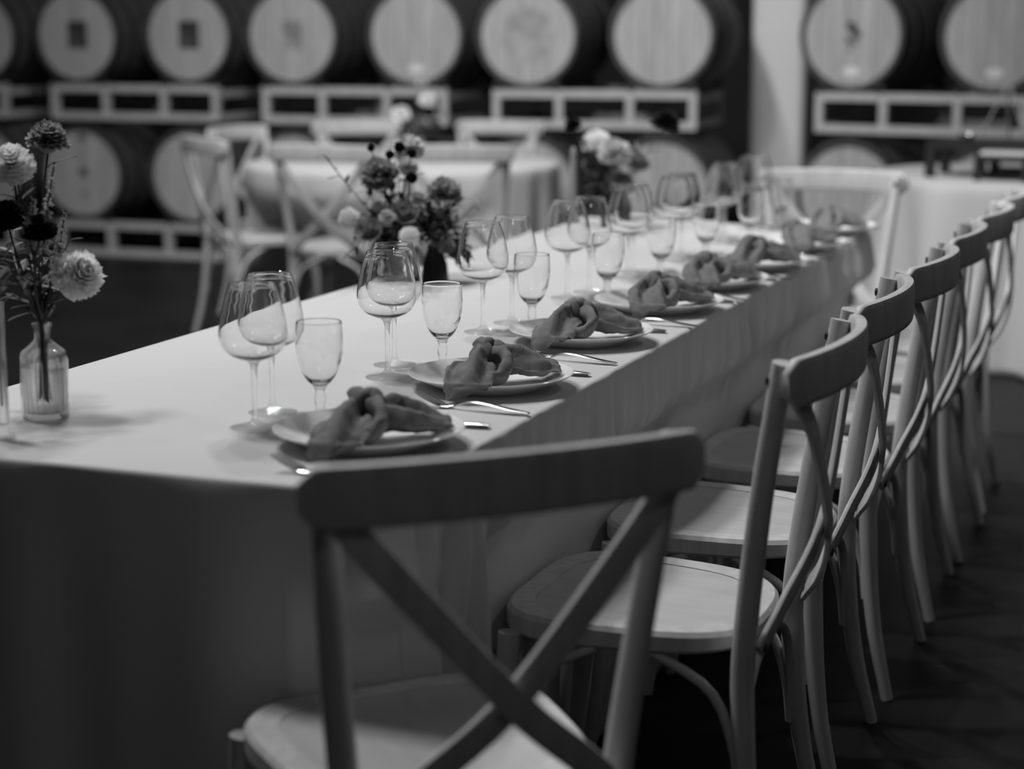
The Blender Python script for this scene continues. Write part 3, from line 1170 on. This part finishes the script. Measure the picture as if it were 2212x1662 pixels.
def ball_mesh(name, mt, R, seed):
    """tight pincushion head: sphere studded with short florets"""
    mb = MB()
    rnd = random.Random(seed)
    n = 90
    for i in range(n):
        z = 1 - 2 * (i + 0.5) / n
        a = i * 2.39996
        r = math.sqrt(1 - z * z)
        d = Vector((r * math.cos(a), r * math.sin(a), z))
        s = d.orthogonal().normalized()
        t = d.cross(s)
        w = R * 0.17
        q = d * R * rnd.uniform(0.86, 1.05)
        b = d * R * 0.6
        mb.add([b + s * w, b + t * w, b - s * w, b - t * w, q + s * w * .8, q + t * w * .8, q - s * w * .8, q - t * w * .8, q * 1.04],
               [(0, 1, 5, 4), (1, 2, 6, 5), (2, 3, 7, 6), (3, 0, 4, 7), (4, 5, 8), (5, 6, 8), (6, 7, 8), (7, 4, 8)])
    return mb.mesh(name, mt, True, 60)


def leaf_into(mb, base, d, L, Wd, up=Vector((0, 0, 1)), droop=0.2):
    d = d.normalized()
    s = d.cross(up)
    if s.length < 1e-3:
        s = Vector((1, 0, 0))
    s.normalize()
    u = s.cross(d)

    def fn(a, b):
        w = Wd * math.sin(math.pi * min(1, a * 0.97 + 0.02)) ** 0.8 * (b - 0.5)
        return base + d * (L * a) + s * w + u * (-droop * L * a * a + abs(b - 0.5) * 0.25 * Wd)
    mb.grid(fn, 5, 2)


MOUTHS = []            # (centre x, centre y, neck bottom z, lip z, usable radius)


def stem_path(root, end, bow, seed, n=30):
    """points relative to root: straight up through the neck of the vase that holds root, then a free curve to end"""
    rnd = random.Random(seed * 13 + 1)
    mx, my, z0, z1, rr = min(MOUTHS, key=lambda q: (q[0] - root.x) ** 2 + (q[1] - root.y) ** 2)
    h = Vector((end.x - mx, end.y - my, 0))
    hl = h.length
    hn = h.normalized() if hl > 1e-4 else Vector((1, 0, 0))
    sd = Vector((-hn.y, hn.x, 0))
    off = hn * (rr * min(1.0, hl / 0.06) * rnd.uniform(0.55, 1.0)) + sd * (rr * rnd.uniform(-0.35, 0.35))
    if off.length > rr:
        off *= rr / off.length
    low = Vector((mx, my, z0)) + off
    lip = Vector((mx, my, z1)) + off
    rise = max(0.012, 0.3 * (end.z - z1))
    out = spline([lip, lip + hn * (0.22 * hl) + sd * (bow * 0.5) + Vector((0, 0, rise)),
                  lip.lerp(end, 0.66) + sd * (bow * 0.6) + Vector((0, 0, 0.04 * hl + (0.02 if end.z < z1 + 0.03 else 0.0))), end], n - 2)
    pts = [root, low] + out
    return [p - root for p in pts], z1 - root.z


BLOOMS = {
    'carnation': lambda mt, R, sd: bloom_mesh('bloom', mt, R, 9, 0.10, sd),
    'dahlia': lambda mt, R, sd: bloom_mesh('bloom', mt, R, 9, 0.02, sd),
    'rose': lambda mt, R, sd: bloom_mesh('bloom', mt, R, 5, 0.03, sd, 0.6),
    'pincushion': lambda mt, R, sd: ball_mesh('bloom', mt, R, sd),
}


def flower(kind, name, root, head, R, mt, label, group, face=None, leaves=2, stem_r=0.0018, seed=0, bow=0.02):
    """root: point inside the vase, head: centre of the bloom"""
    root, head = Vector(root), Vector(head)
    rnd = random.Random(seed * 7 + 3)
    e = empty(name, root)
    d = head - root
    face = Vector(face).normalized() if face else (d.normalized() * 0.6 + Vector((0, 0, 0.5)) + Vector((0.1, -0.35, 0))).normalized()
    neck = d - face * R * 0.55
    side = Vector((-d.y, d.x, 0))
    side = side.normalized() if side.length > 1e-4 else Vector((1, 0, 0))
    b = bow * rnd.uniform(-1, 1)
    path, lip_z = stem_path(root, root + neck, b, seed, 18)
    st = MB().sweep(path, (stem_r, stem_r), 7).obj('stem', STEMG, e)
    me = BLOOMS[kind](mt, R, seed)
    bo = bpy.data.objects.new('bloom', me)
    col.objects.link(bo)
    bo.parent = e
    bo.location = d
    bo.rotation_euler = face.to_track_quat('Z', 'Y').to_euler()
    for q in range(leaves):
        t = int(18 * rnd.uniform(0.5, 0.9))
        while t < 16 and path[t].z < lip_z + 0.012:
            t += 1
        lf = MB()
        a = rnd.uniform(0, 6.28)
        leaf_into(lf, path[t], Vector((math.cos(a), math.sin(a), 0.5)), rnd.uniform(.035, .06), rnd.uniform(.010, .02))
        lf.obj('leaf', LEAFD, e, sharp=0)
    tag(e, label, 'flower', group)
    return e


def sprig(name, root, tip, n, L, Wd, mt, label, group, seed=0, bow=0.03, start=0.3, spread=0.8):
    rnd = random.Random(seed)
    root, tip = Vector(root), Vector(tip)
    e = empty(name, root)
    d = tip - root
    path, lip_z = stem_path(root, tip, rnd.uniform(-bow, bow), seed, 30)
    clear = next((k for k, p in enumerate(path) if k > 2 and (p.z > lip_z + 0.014 or (p - path[2]).length > 0.03)), 3) / 29
    start = max(start, clear)
    MB().sweep(path, (0.0014, 0.0014), 6).obj('stem', STEMG, e)
    for q in range(n):
        t = start + (1 - start) * q / max(1, n - 1)
        p = path[min(29, int(t * 29))]
        tg = (path[min(29, int(t * 29) + 1)] - path[max(0, int(t * 29) - 1)]).normalized()
        a = q * 2.4 + rnd.uniform(-.4, .4)
        o = tg.orthogonal().normalized()
        o = Matrix.Rotation(a, 3, tg) @ o
        dirv = o * spread + tg * 0.7
        lf = MB()
        k = rnd.uniform(.75, 1.15) * (1.0 - 0.35 * t)
        leaf_into(lf, p, dirv, L * k, Wd * k)
        lf.obj('leaf', mt, e, sharp=0)
    tag(e, label, 'foliage', group)
    return e


def spike(name, root, tip, mt, label, group, seed=0, n=44, R=0.010, start=0.45):
    """flower spike: many buds up a stem"""
    rnd = random.Random(seed)
    root, tip = Vector(root), Vector(tip)
    e = empty(name, root)
    d = tip - root
    path, lip_z = stem_path(root, tip, rnd.uniform(-.01, .01), seed, 40)
    MB().sweep(path, (0.0016, 0.0016), 6).obj('stem', STEMG, e)
    mb = MB()
    for q in range(n):
        t = start + (1 - start) * q / (n - 1)
        p = path[min(39, int(t * 39))]
        a = q * 2.4
        tg = d.normalized()
        o = Matrix.Rotation(a, 3, tg) @ tg.orthogonal().normalized()
        rr = R * (1.15 - 0.75 * (t - start) / (1 - start))
        c = p + o * rr * 0.8
        b = rr * 0.62
        s, u = o.orthogonal().normalized(), o.cross(o.orthogonal().normalized())
        mb.add([c - o * b, c + s * b, c + u * b, c - s * b, c - u * b, c + o * b * 1.3], [(0, 2, 1), (0, 3, 2), (0, 4, 3), (0, 1, 4), (5, 1, 2), (5, 2, 3), (5, 3, 4), (5, 4, 1)])
    tag(mb.obj('buds', mt, e, sharp=60), kind='stuff')
    tag(e, label, 'flower', group)
    return e


# --- bottle vase with the pale carnation at the near end of the table
BV = onz(100, 903, TZ)
bv = empty('bottle_vase', (BV.x, BV.y, ZT))
o_ = [(0.034, 0.0), (0.0362, 0.003), (0.0362, 0.098), (0.034, 0.106), (0.018, 0.119), (0.0125, 0.126), (0.0125, 0.143), (0.0155, 0.146), (0.0155, 0.150)]
i_ = [(0.0115, 0.150), (0.0098, 0.143), (0.0098, 0.127), (0.0150, 0.1195), (0.0315, 0.105), (0.0338, 0.097), (0.0338, 0.014), (0.030, 0.0105), (0, 0.0100)]
MB().lathe([(0, 0.0025)] + o_ + i_, 48).obj('bottle', GLASS_S, bv, sharp=50)
fl_ = MB()
for k in range(24):                              # pressed flutes on the body
    a = 2 * math.pi * k / 24
    fl_.sweep([(0.0364 * math.cos(a), 0.0364 * math.sin(a), 0.010), (0.0364 * math.cos(a), 0.0364 * math.sin(a), 0.094)], (0.0014, 0.0014), 6)
fl_.obj('flutes', GLASS_S, bv, sharp=60)
MB().lathe([(0, 0.0108), (0.0300, 0.0112), (0.0334, 0.0145), (0.0334, 0.082), (0, 0.082)], 40).obj('water', WATER, bv, sharp=50)
tag(bv, 'clear fluted bottle vase with water holding the pale carnation stems', 'vase')
bz = 2.908
root = lambda dx=0.0, dy=0.0: (BV.x + dx, BV.y + dy, TZ + 0.03)
MOUTHS.append((BV.x, BV.y, ZT + 0.126, ZT + 0.150, 0.0068))
G1 = 'flowers in the fluted bottle vase'
flower('carnation', 'carnation', root(0.01), at(172, 592, bz), 0.040, PWHITE, 'large ruffled white carnation leaning out of the fluted bottle vase', G1, face=(0.75, -0.3, 0.45), leaves=1, seed=1)
flower('dahlia', 'carnation', root(-0.01, 0.005), at(24, 352, bz + .02), 0.036, PWHITE, 'white bloom standing highest over the fluted bottle vase', G1, face=(0.3, -0.5, 0.6), leaves=2, seed=2)
flower('carnation', 'carnation', root(-0.004, 0.01), at(104, 296, bz + .06), 0.032, PMID, 'grey ruffled bloom above the fluted bottle vase', G1, face=(0.2, -0.2, 0.9), leaves=1, seed=3)
flower('dahlia', 'dahlia', root(0.003, -0.006), at(84, 492, bz - .06), 0.027, PDARK, 'dark dahlia in the middle of the fluted bottle vase bunch', G1, leaves=2, seed=4)
flower('dahlia', 'dahlia', root(-0.008, -0.004), at(13, 468, bz + .02), 0.034, PDARK, 'dark dahlia at the outer edge of the fluted bottle vase bunch', G1, leaves=3, seed=5)
for q, (tx, ty, R, tz, st) in enumerate(((117, 350, 0.009, 0.0, .5), (140, 455, 0.0075, .03, .55), (72, 425, 0.010, .02, .6), (62, 345, 0.008, .05, .6))):
    spike('snapdragon_spike', root(0.006 - q * .004, 0.003 * q), at(tx, ty, bz + tz), PLIGHT if q != 3 else LEAFG, 'slender grey flower spike rising from the fluted bottle vase', G1, seed=q + 20, R=R, start=st)
for q, (tx, ty, n, mt) in enumerate(((10, 560, 9, LEAFD), (40, 400, 10, LEAFD), (150, 520, 6, LEAFD), (60, 620, 8, LEAFD), (0, 660, 7, LEAFG), (90, 545, 10, LEAFD), (30, 500, 12, LEAFD), (75, 560, 12, LEAFD), (110, 560, 8, LEAFD), (20, 440, 10, LEAFD))):
    sprig('leaf_sprig', root(-0.005 + q * .003, 0.004 - q * .003), at(tx, ty, bz - .05 + .03 * q), n, 0.045, 0.016, mt, 'dark leafy sprig in the fluted bottle vase', G1, seed=q + 40)

# --- slim bud vase / candle glass at the table's near corner
SV = onz(8, 948, TZ)
sv = empty('bud_vase', (SV.x, SV.y, ZT))
MB().lathe([(0, 0.001), (0.017, 0.0), (0.018, 0.002), (0.0125, 0.012), (0.0105, 0.03), (0.0095, 0.20), (0.0102, 0.205), (0.0085, 0.206), (0.0078, 0.20), (0.0088, 0.032), (0.007, 0.02), (0, 0.018)], 32).obj('tube', GLASS_S, sv, sharp=50)
MB().lathe([(0, 0.019), (0.0068, 0.0215), (0.0084, 0.034), (0.0078, 0.12), (0, 0.12)], 24).obj('water', WATER, sv, sharp=50)
tag(sv, 'slim clear glass tube bud vase near the table corner, beside the fluted bottle vase', 'vase')
MOUTHS.append((SV.x, SV.y, ZT + 0.15, ZT + 0.206, 0.0045))
sprig('leaf_sprig', (SV.x, SV.y, TZ + 0.05), at(-10, 590, 2.76), 8, 0.05, 0.02, LEAFD, 'dark leafy sprig standing in the slim tube bud vase', None, seed=71)

# --- mixed arrangement in the middle of the long table
AZ = 4.486
AV = onz(940, 610, TZ)
av = empty('flower_vase', (AV.x, AV.y, ZT))
MB().lathe([(0, 0.002), (0.030, 0.0), (0.034, 0.004), (0.030, 0.045), (0.019, 0.075), (0.016, 0.098), (0.018, 0.102), (0.0135, 0.102), (0.0135, 0.078), (0.025, 0.045), (0.028, 0.008), (0, 0.006)], 36).obj('vase_body', mat('dark_glaze', 0.02, 0.15), av, sharp=50)
tag(av, 'small dark tapered vase holding the large mixed flowers on the long table', 'vase')
AW = onz(860, 592, TZ)
aw = empty('flower_vase', (AW.x, AW.y, ZT))
MB().lathe([(0, 0.002), (0.040, 0.0), (0.044, 0.004), (0.046, 0.05), (0.038, 0.085), (0.040, 0.092), (0.036, 0.092), (0.034, 0.085), (0.041, 0.05), (0.039, 0.008), (0, 0.006)], 36).obj('vase_body', mat('dark_glaze', 0.02, 0.15), aw, sharp=50)
tag(aw, 'low dark bowl vase holding the large mixed flowers on the long table', 'vase')
MOUTHS.append((AV.x, AV.y, ZT + 0.076, ZT + 0.102, 0.0105))
MOUTHS.append((AW.x, AW.y, ZT + 0.083, ZT + 0.092, 0.030))
G2 = 'large mixed flowers on the long table'
ra = lambda k: (AW.x + 0.012 * math.cos(k * 2.4), AW.y + 0.012 * math.sin(k * 2.4), TZ + 0.03)
rb = lambda k: (AV.x + 0.004 * math.cos(k * 2.4), AV.y + 0.004 * math.sin(k * 2.4), TZ + 0.03)
lst = [
    ('pincushion', 'dahlia', 755, 472, 0.027, PWHITE, 'round white dahlia low on the outer side of the large mixed flowers', -.02, 0),
    ('pincushion', 'dahlia', 884, 512, 0.026, PWHITE, 'round white dahlia low in front of the large mixed flowers', -.10, 0),
    ('carnation', 'dahlia', 882, 318, 0.040, PLIGHT, 'large pale bloom at the top of the large mixed flowers', .05, 0),
    ('rose', 'ranunculus', 800, 505, 0.044, PMID, 'grey ranunculus low in the large mixed flowers', -.06, 0),
    ('rose', 'ranunculus', 873, 470, 0.042, PMID, 'grey ranunculus at the heart of the large mixed flowers', -.05, 0),
    ('carnation', 'carnation', 818, 372, 0.046, PMID, 'big ruffled grey carnation high in the large mixed flowers', .03, 0),
    ('carnation', 'carnation', 960, 412, 0.044, PMID, 'feathery grey bloom on the pillar side of the large mixed flowers', .05, 1),
    ('carnation', 'carnation', 880, 357, 0.026, PLIGHT, 'pale carnation under the top bloom of the large mixed flowers', -.03, 0),
    ('carnation', 'stock_flower', 815, 438, 0.021, PLIGHT, 'small pale stock bloom among the large mixed flowers', -.06, 0),
    ('carnation', 'stock_flower', 836, 468, 0.019, PLIGHT, 'small pale stock bloom among the large mixed flowers', -.09, 0),
    ('carnation', 'stock_flower', 903, 428, 0.019, PLIGHT, 'small pale stock bloom among the large mixed flowers', -.03, 1),
    ('carnation', 'stock_flower', 965, 528, 0.022, PMID, 'small pale stock bloom among the large mixed flowers', -.05, 1),
]
for q, (kd, nm, x, y, R, mt, lb, dz, v) in enumerate(lst):
    flower(kd, nm, rb(q) if v else ra(q), at(x, y, AZ + dz), R, mt, lb, G2, leaves=2, seed=60 + q)
for q, (x, y, R) in enumerate(((863, 318, 0.0135), (890, 332, 0.0115), (842, 334, 0.0110), (889, 384, 0.0145), (835, 379, 0.0085), (801, 320, 0.009))):
    flower('pincushion', 'scabiosa', ra(q), at(x, y, AZ - .09), R, PBLACK, 'small black scabiosa ball on a thin stem over the large mixed flowers', G2, leaves=0, stem_r=0.0011, seed=80 + q)
for q, (x, y, n, L, mt, v) in enumerate(((700, 335, 9, 0.04, LEAFD, 0), (935, 470, 14, 0.05, LEAFD, 1), (985, 500, 12, 0.045, LEAFD, 1), (1000, 430, 10, 0.04, LEAFG, 1), (755, 545, 14, 0.04, LEAFD, 0), (775, 590, 12, 0.04, LEAFD, 0),
                                        (925, 520, 12, 0.045, LEAFD, 1), (1000, 552, 12, 0.05, LEAFD, 1), (840, 540, 10, 0.05, LEAFD, 0), (1030, 440, 8, 0.03, LEAFG, 1), (790, 415, 10, 0.04, LEAFD, 0), (950, 450, 12, 0.05, LEAFD, 1))):
    sprig('leaf_sprig', rb(q) if v else ra(q), at(x, y, AZ + (-.08, .03, .0, .04, -.05, .06, -.05, -.02, .05, .05, .05, -.04)[q]), n, L, L * .5, mt, 'dark leafy sprig in the large mixed flowers', G2, seed=100 + q, start=.35)
for q, (x, y, L, v) in enumerate(((830, 420, .05, 0), (850, 400, .05, 0), (870, 430, .05, 0), (800, 460, .05, 0), (780, 500, .045, 0), (850, 520, .05, 0), (900, 480, .055, 1), (920, 440, .05, 1), (940, 500, .055, 1), (970, 470, .05, 1), (1008, 572, .045, 1), (900, 550, .05, 0), (810, 560, .045, 0), (985, 540, .045, 1))):
    sprig('leaf_sprig', rb(q) if v else ra(q), at(x, y, AZ + (.03, .05, .06, .02, .0, -.04, .02)[q % 7]), 14, L, L * .6, LEAFD, 'dark leafy sprig in the large mixed flowers', G2, seed=220 + q, start=.3)

# --- arrangement at the far end of the long table
FV = Vector((-1.70, 5.42, ZT))
fv = empty('flower_vase', FV)
MB().lathe([(0, 0.002), (0.036, 0.0), (0.04, 0.004), (0.042, 0.06), (0.030, 0.10), (0.033, 0.108), (0.029, 0.108), (0.026, 0.10), (0.037, 0.06), (0.036, 0.008), (0, 0.006)], 36).obj('vase_body', mat('dark_glaze', 0.02, 0.15), fv, sharp=50)
tag(fv, 'dark vase holding the bunch at the far end of the long table', 'vase')
FZ = (FV - CAM).dot(FW)
MOUTHS.append((FV.x, FV.y, ZT + 0.098, ZT + 0.108, 0.022))
G3 = 'bunch at the far end of the long table'
rf = lambda k: (FV.x + 0.012 * math.cos(k * 2.4), FV.y + 0.012 * math.sin(k * 2.4), TZ + 0.03)
for q, (kd, nm, x, y, R, mt, lb) in enumerate((
        ('carnation', 'carnation', 1288, 305, 0.046, PWHITE, 'white carnation on the outer side of the far-end bunch'),
        ('carnation', 'carnation', 1328, 328, 0.050, PLIGHT, 'pale carnation in the middle of the far-end bunch'),
        ('dahlia', 'dahlia', 1438, 262, 0.046, PDARK, 'dark dahlia standing high over the far-end bunch'),
        ('dahlia', 'dahlia', 1237, 268, 0.026, PDARK, 'small dark dahlia on a tall stem of the far-end bunch'),
        ('rose', 'ranunculus', 1345, 400, 0.042, PMID, 'grey ranunculus low in the far-end bunch'),
        ('carnation', 'carnation', 1375, 350, 0.040, PMID, 'ruffled grey carnation in the far-end bunch'))):
    flower(kd, nm, rf(q), at(x, y, FZ + (.02, -.10, .04, .0, -.06, .03)[q]), R, mt, lb, G3, seed=130 + q)
for q, (x, y) in enumerate(((1285, 400), (1266, 418), (1400, 300), (1260, 360), (1395, 420))):
    sprig('leaf_sprig', rf(q), at(x, y, FZ + .02 * q - .04), 10, 0.05, 0.024, LEAFD if q != 2 else LEAFG, 'dark leafy sprig in the far-end bunch', G3, seed=150 + q)

# slim taper candle in a glass holder next to that bunch
CV = onz(1237, 482, TZ)
CV = Vector((-1.83, 5.30, ZT))
CV.x, CV.y = onz(1238, 488, TZ).x, onz(1238, 488, TZ).y
cs = empty('taper_candle', CV)
MB().lathe([(0, 0.0), (0.03, 0.0), (0.031, 0.003), (0.012, 0.010), (0.008, 0.02), (0.012, 0.04), (0.0145, 0.06), (0.0115, 0.06), (0.0115, 0.045), (0, 0.044)], 28).obj('holder', GLASS, cs, sharp=50)
MB().lathe([(0, 0.0445), (0.011, 0.0445), (0.0095, 0.235), (0.004, 0.245), (0, 0.246)], 24).obj('wax', mat('grey_wax', 0.30, 0.5), cs, sharp=50)
MB().sweep([(0, 0, 0.244), (0.001, 0, 0.256)], (0.001, 0.001), 6).obj('wick', BOLT, cs)
tag(cs, 'grey taper candle in a glass holder by the far-end bunch', 'candle')

# --- flowers on the round guest table
QV = Vector((RTC.x + 0.02, RTC.y - 0.02, ZT))
qv = empty('flower_vase', QV)
MB().lathe([(0, 0.002), (0.036, 0.0), (0.04, 0.004), (0.045, 0.06), (0.034, 0.12), (0.038, 0.13), (0.033, 0.13), (0.03, 0.12), (0.04, 0.06), (0.036, 0.008), (0, 0.006)], 36).obj('vase_body', mat('dark_glaze', 0.02, 0.15), qv, sharp=50)
tag(qv, 'dark vase in the middle of the round guest table', 'vase')
QZ = (QV - CAM).dot(FW)
MOUTHS.append((QV.x, QV.y, ZT + 0.118, ZT + 0.130, 0.026))
G4 = 'bunch on the round guest table'
rq = lambda k: (QV.x + 0.012 * math.cos(k * 2.4), QV.y + 0.012 * math.sin(k * 2.4), TZ + 0.03)
for q, (kd, nm, x, y, R, mt, lb) in enumerate((
        ('dahlia', 'dahlia', 924, 216, 0.042, PWHITE, 'round white dahlia high in the bunch on the round guest table'),
        ('carnation', 'carnation', 866, 245, 0.044, PWHITE, 'white carnation on the outer side of the bunch on the round guest table'),
        ('carnation', 'carnation', 911, 178, 0.026, PLIGHT, 'small pale bloom topping the bunch on the round guest table'),
        ('carnation', 'carnation', 895, 270, 0.040, PMID, 'grey carnation in the bunch on the round guest table'),
        ('rose', 'ranunculus', 935, 275, 0.050, PMID, 'grey ranunculus in the bunch on the round guest table'),
        ('dahlia', 'dahlia', 935, 310, 0.045, PDARK, 'dark dahlia low in the bunch on the round guest table'))):
    flower(kd, nm, rq(q), at(x, y, QZ + (-.05, -.05, .0, .0, .02, .0)[q]), R, mt, lb, G4, seed=170 + q)
for q, (x, y) in enumerate(((955, 250), (945, 300), (866, 286), (915, 250))):
    sprig('leaf_sprig', rq(q), at(x, y, QZ + .03 * q - .04), 12, 0.06, 0.03, LEAFG if q % 2 == 0 else LEAFD, 'leafy sprig in the bunch on the round guest table', G4, seed=190 + q)

# ------------------------------------------------------------------ riser and signs on the buffet table
RV = onz(2130, 384, TZ)
rs = empty('display_riser', (RV.x, RV.y + 0.05, ZT), math.radians(-6))
RW, RD, RH = 0.46, 0.30, 0.155
MB().box((0, 0, RH - 0.019), (RW, RD, 0.038)).obj('top_board', BLACKM, rs, smooth=False)
for sx in (-1, 0, 1):
    for sy in (-1, 1):
        MB().box((sx * (RW / 2 - 0.018), sy * (RD / 2 - 0.018), (RH - 0.038) / 2), (0.04, 0.034, RH - 0.038)).obj('leg', BLACKM, rs, smooth=False)
for sy in (-1, 1):
    MB().box((0.115, sy * (RD / 2 - 0.018), 0.022), (RW / 2 - 0.05, 0.026, 0.026)).obj('stretcher', BLACKM, rs, smooth=False)
MB().box((0.11, -RD / 2 - 0.055, RH - 0.062), (RW / 2 - 0.01, 0.11, 0.024)).obj('front_ledge', BLACKM, rs, smooth=False)
for sx in (0.01, 0.205):
    MB().box((sx, -RD / 2 - 0.095, (RH - 0.074) / 2), (0.024, 0.024, RH - 0.074)).obj('leg', BLACKM, rs, smooth=False)
tag(rs, 'low black riser stand on the round buffet table', 'riser')
ez = empty('wire_easel', (RV.x + 0.06, RV.y + 0.02, ZT + RH), math.radians(-6))
for s in (-1, 1):
    MB().sweep([(s * 0.095, -0.02, 0.004), (s * 0.075, -0.01, 0.05), (s * 0.012, 0.05, 0.215)], (0.0045, 0.0045), 8).obj('front_leg', mat('easel_steel', 0.22, 0.5), ez)
MB().sweep([(0, 0.05, 0.212), (0, 0.125, 0.004)], (0.005, 0.005), 8).obj('rear_leg', mat('easel_steel', 0.22, 0.5), ez)
MB().sweep([(-0.028, 0.05, 0.213), (0.028, 0.05, 0.213)], (0.0045, 0.0045), 8).obj('crossbar', mat('easel_steel', 0.22, 0.5), ez)
tag(ez, 'small grey A-shaped easel standing on the black riser', 'easel')
_c = rs.matrix_basis @ Vector((0.115, -RD / 2 - 0.055, RH - 0.0495))
bk = empty('card_stack', (_c.x, _c.y, _c.z), math.radians(-6))
MB().box((0, 0, 0.008), (0.19, 0.09, 0.014)).obj('cards', PWHITE, bk, smooth=False)
tag(bk, 'thin stack of white cards lying on the ledge of the black riser', 'cards')
bw = empty('small_bowl', (RV.x - 0.085, RV.y - 0.02, ZT + RH))
MB().lathe([(0, 0.001), (0.018, 0.0), (0.03, 0.012), (0.036, 0.026), (0.033, 0.026), (0.027, 0.013), (0, 0.004)], 28).obj('bowl_body', STEEL, bw, sharp=50)
tag(bw, 'small shiny metal bowl on the black riser', 'bowl')
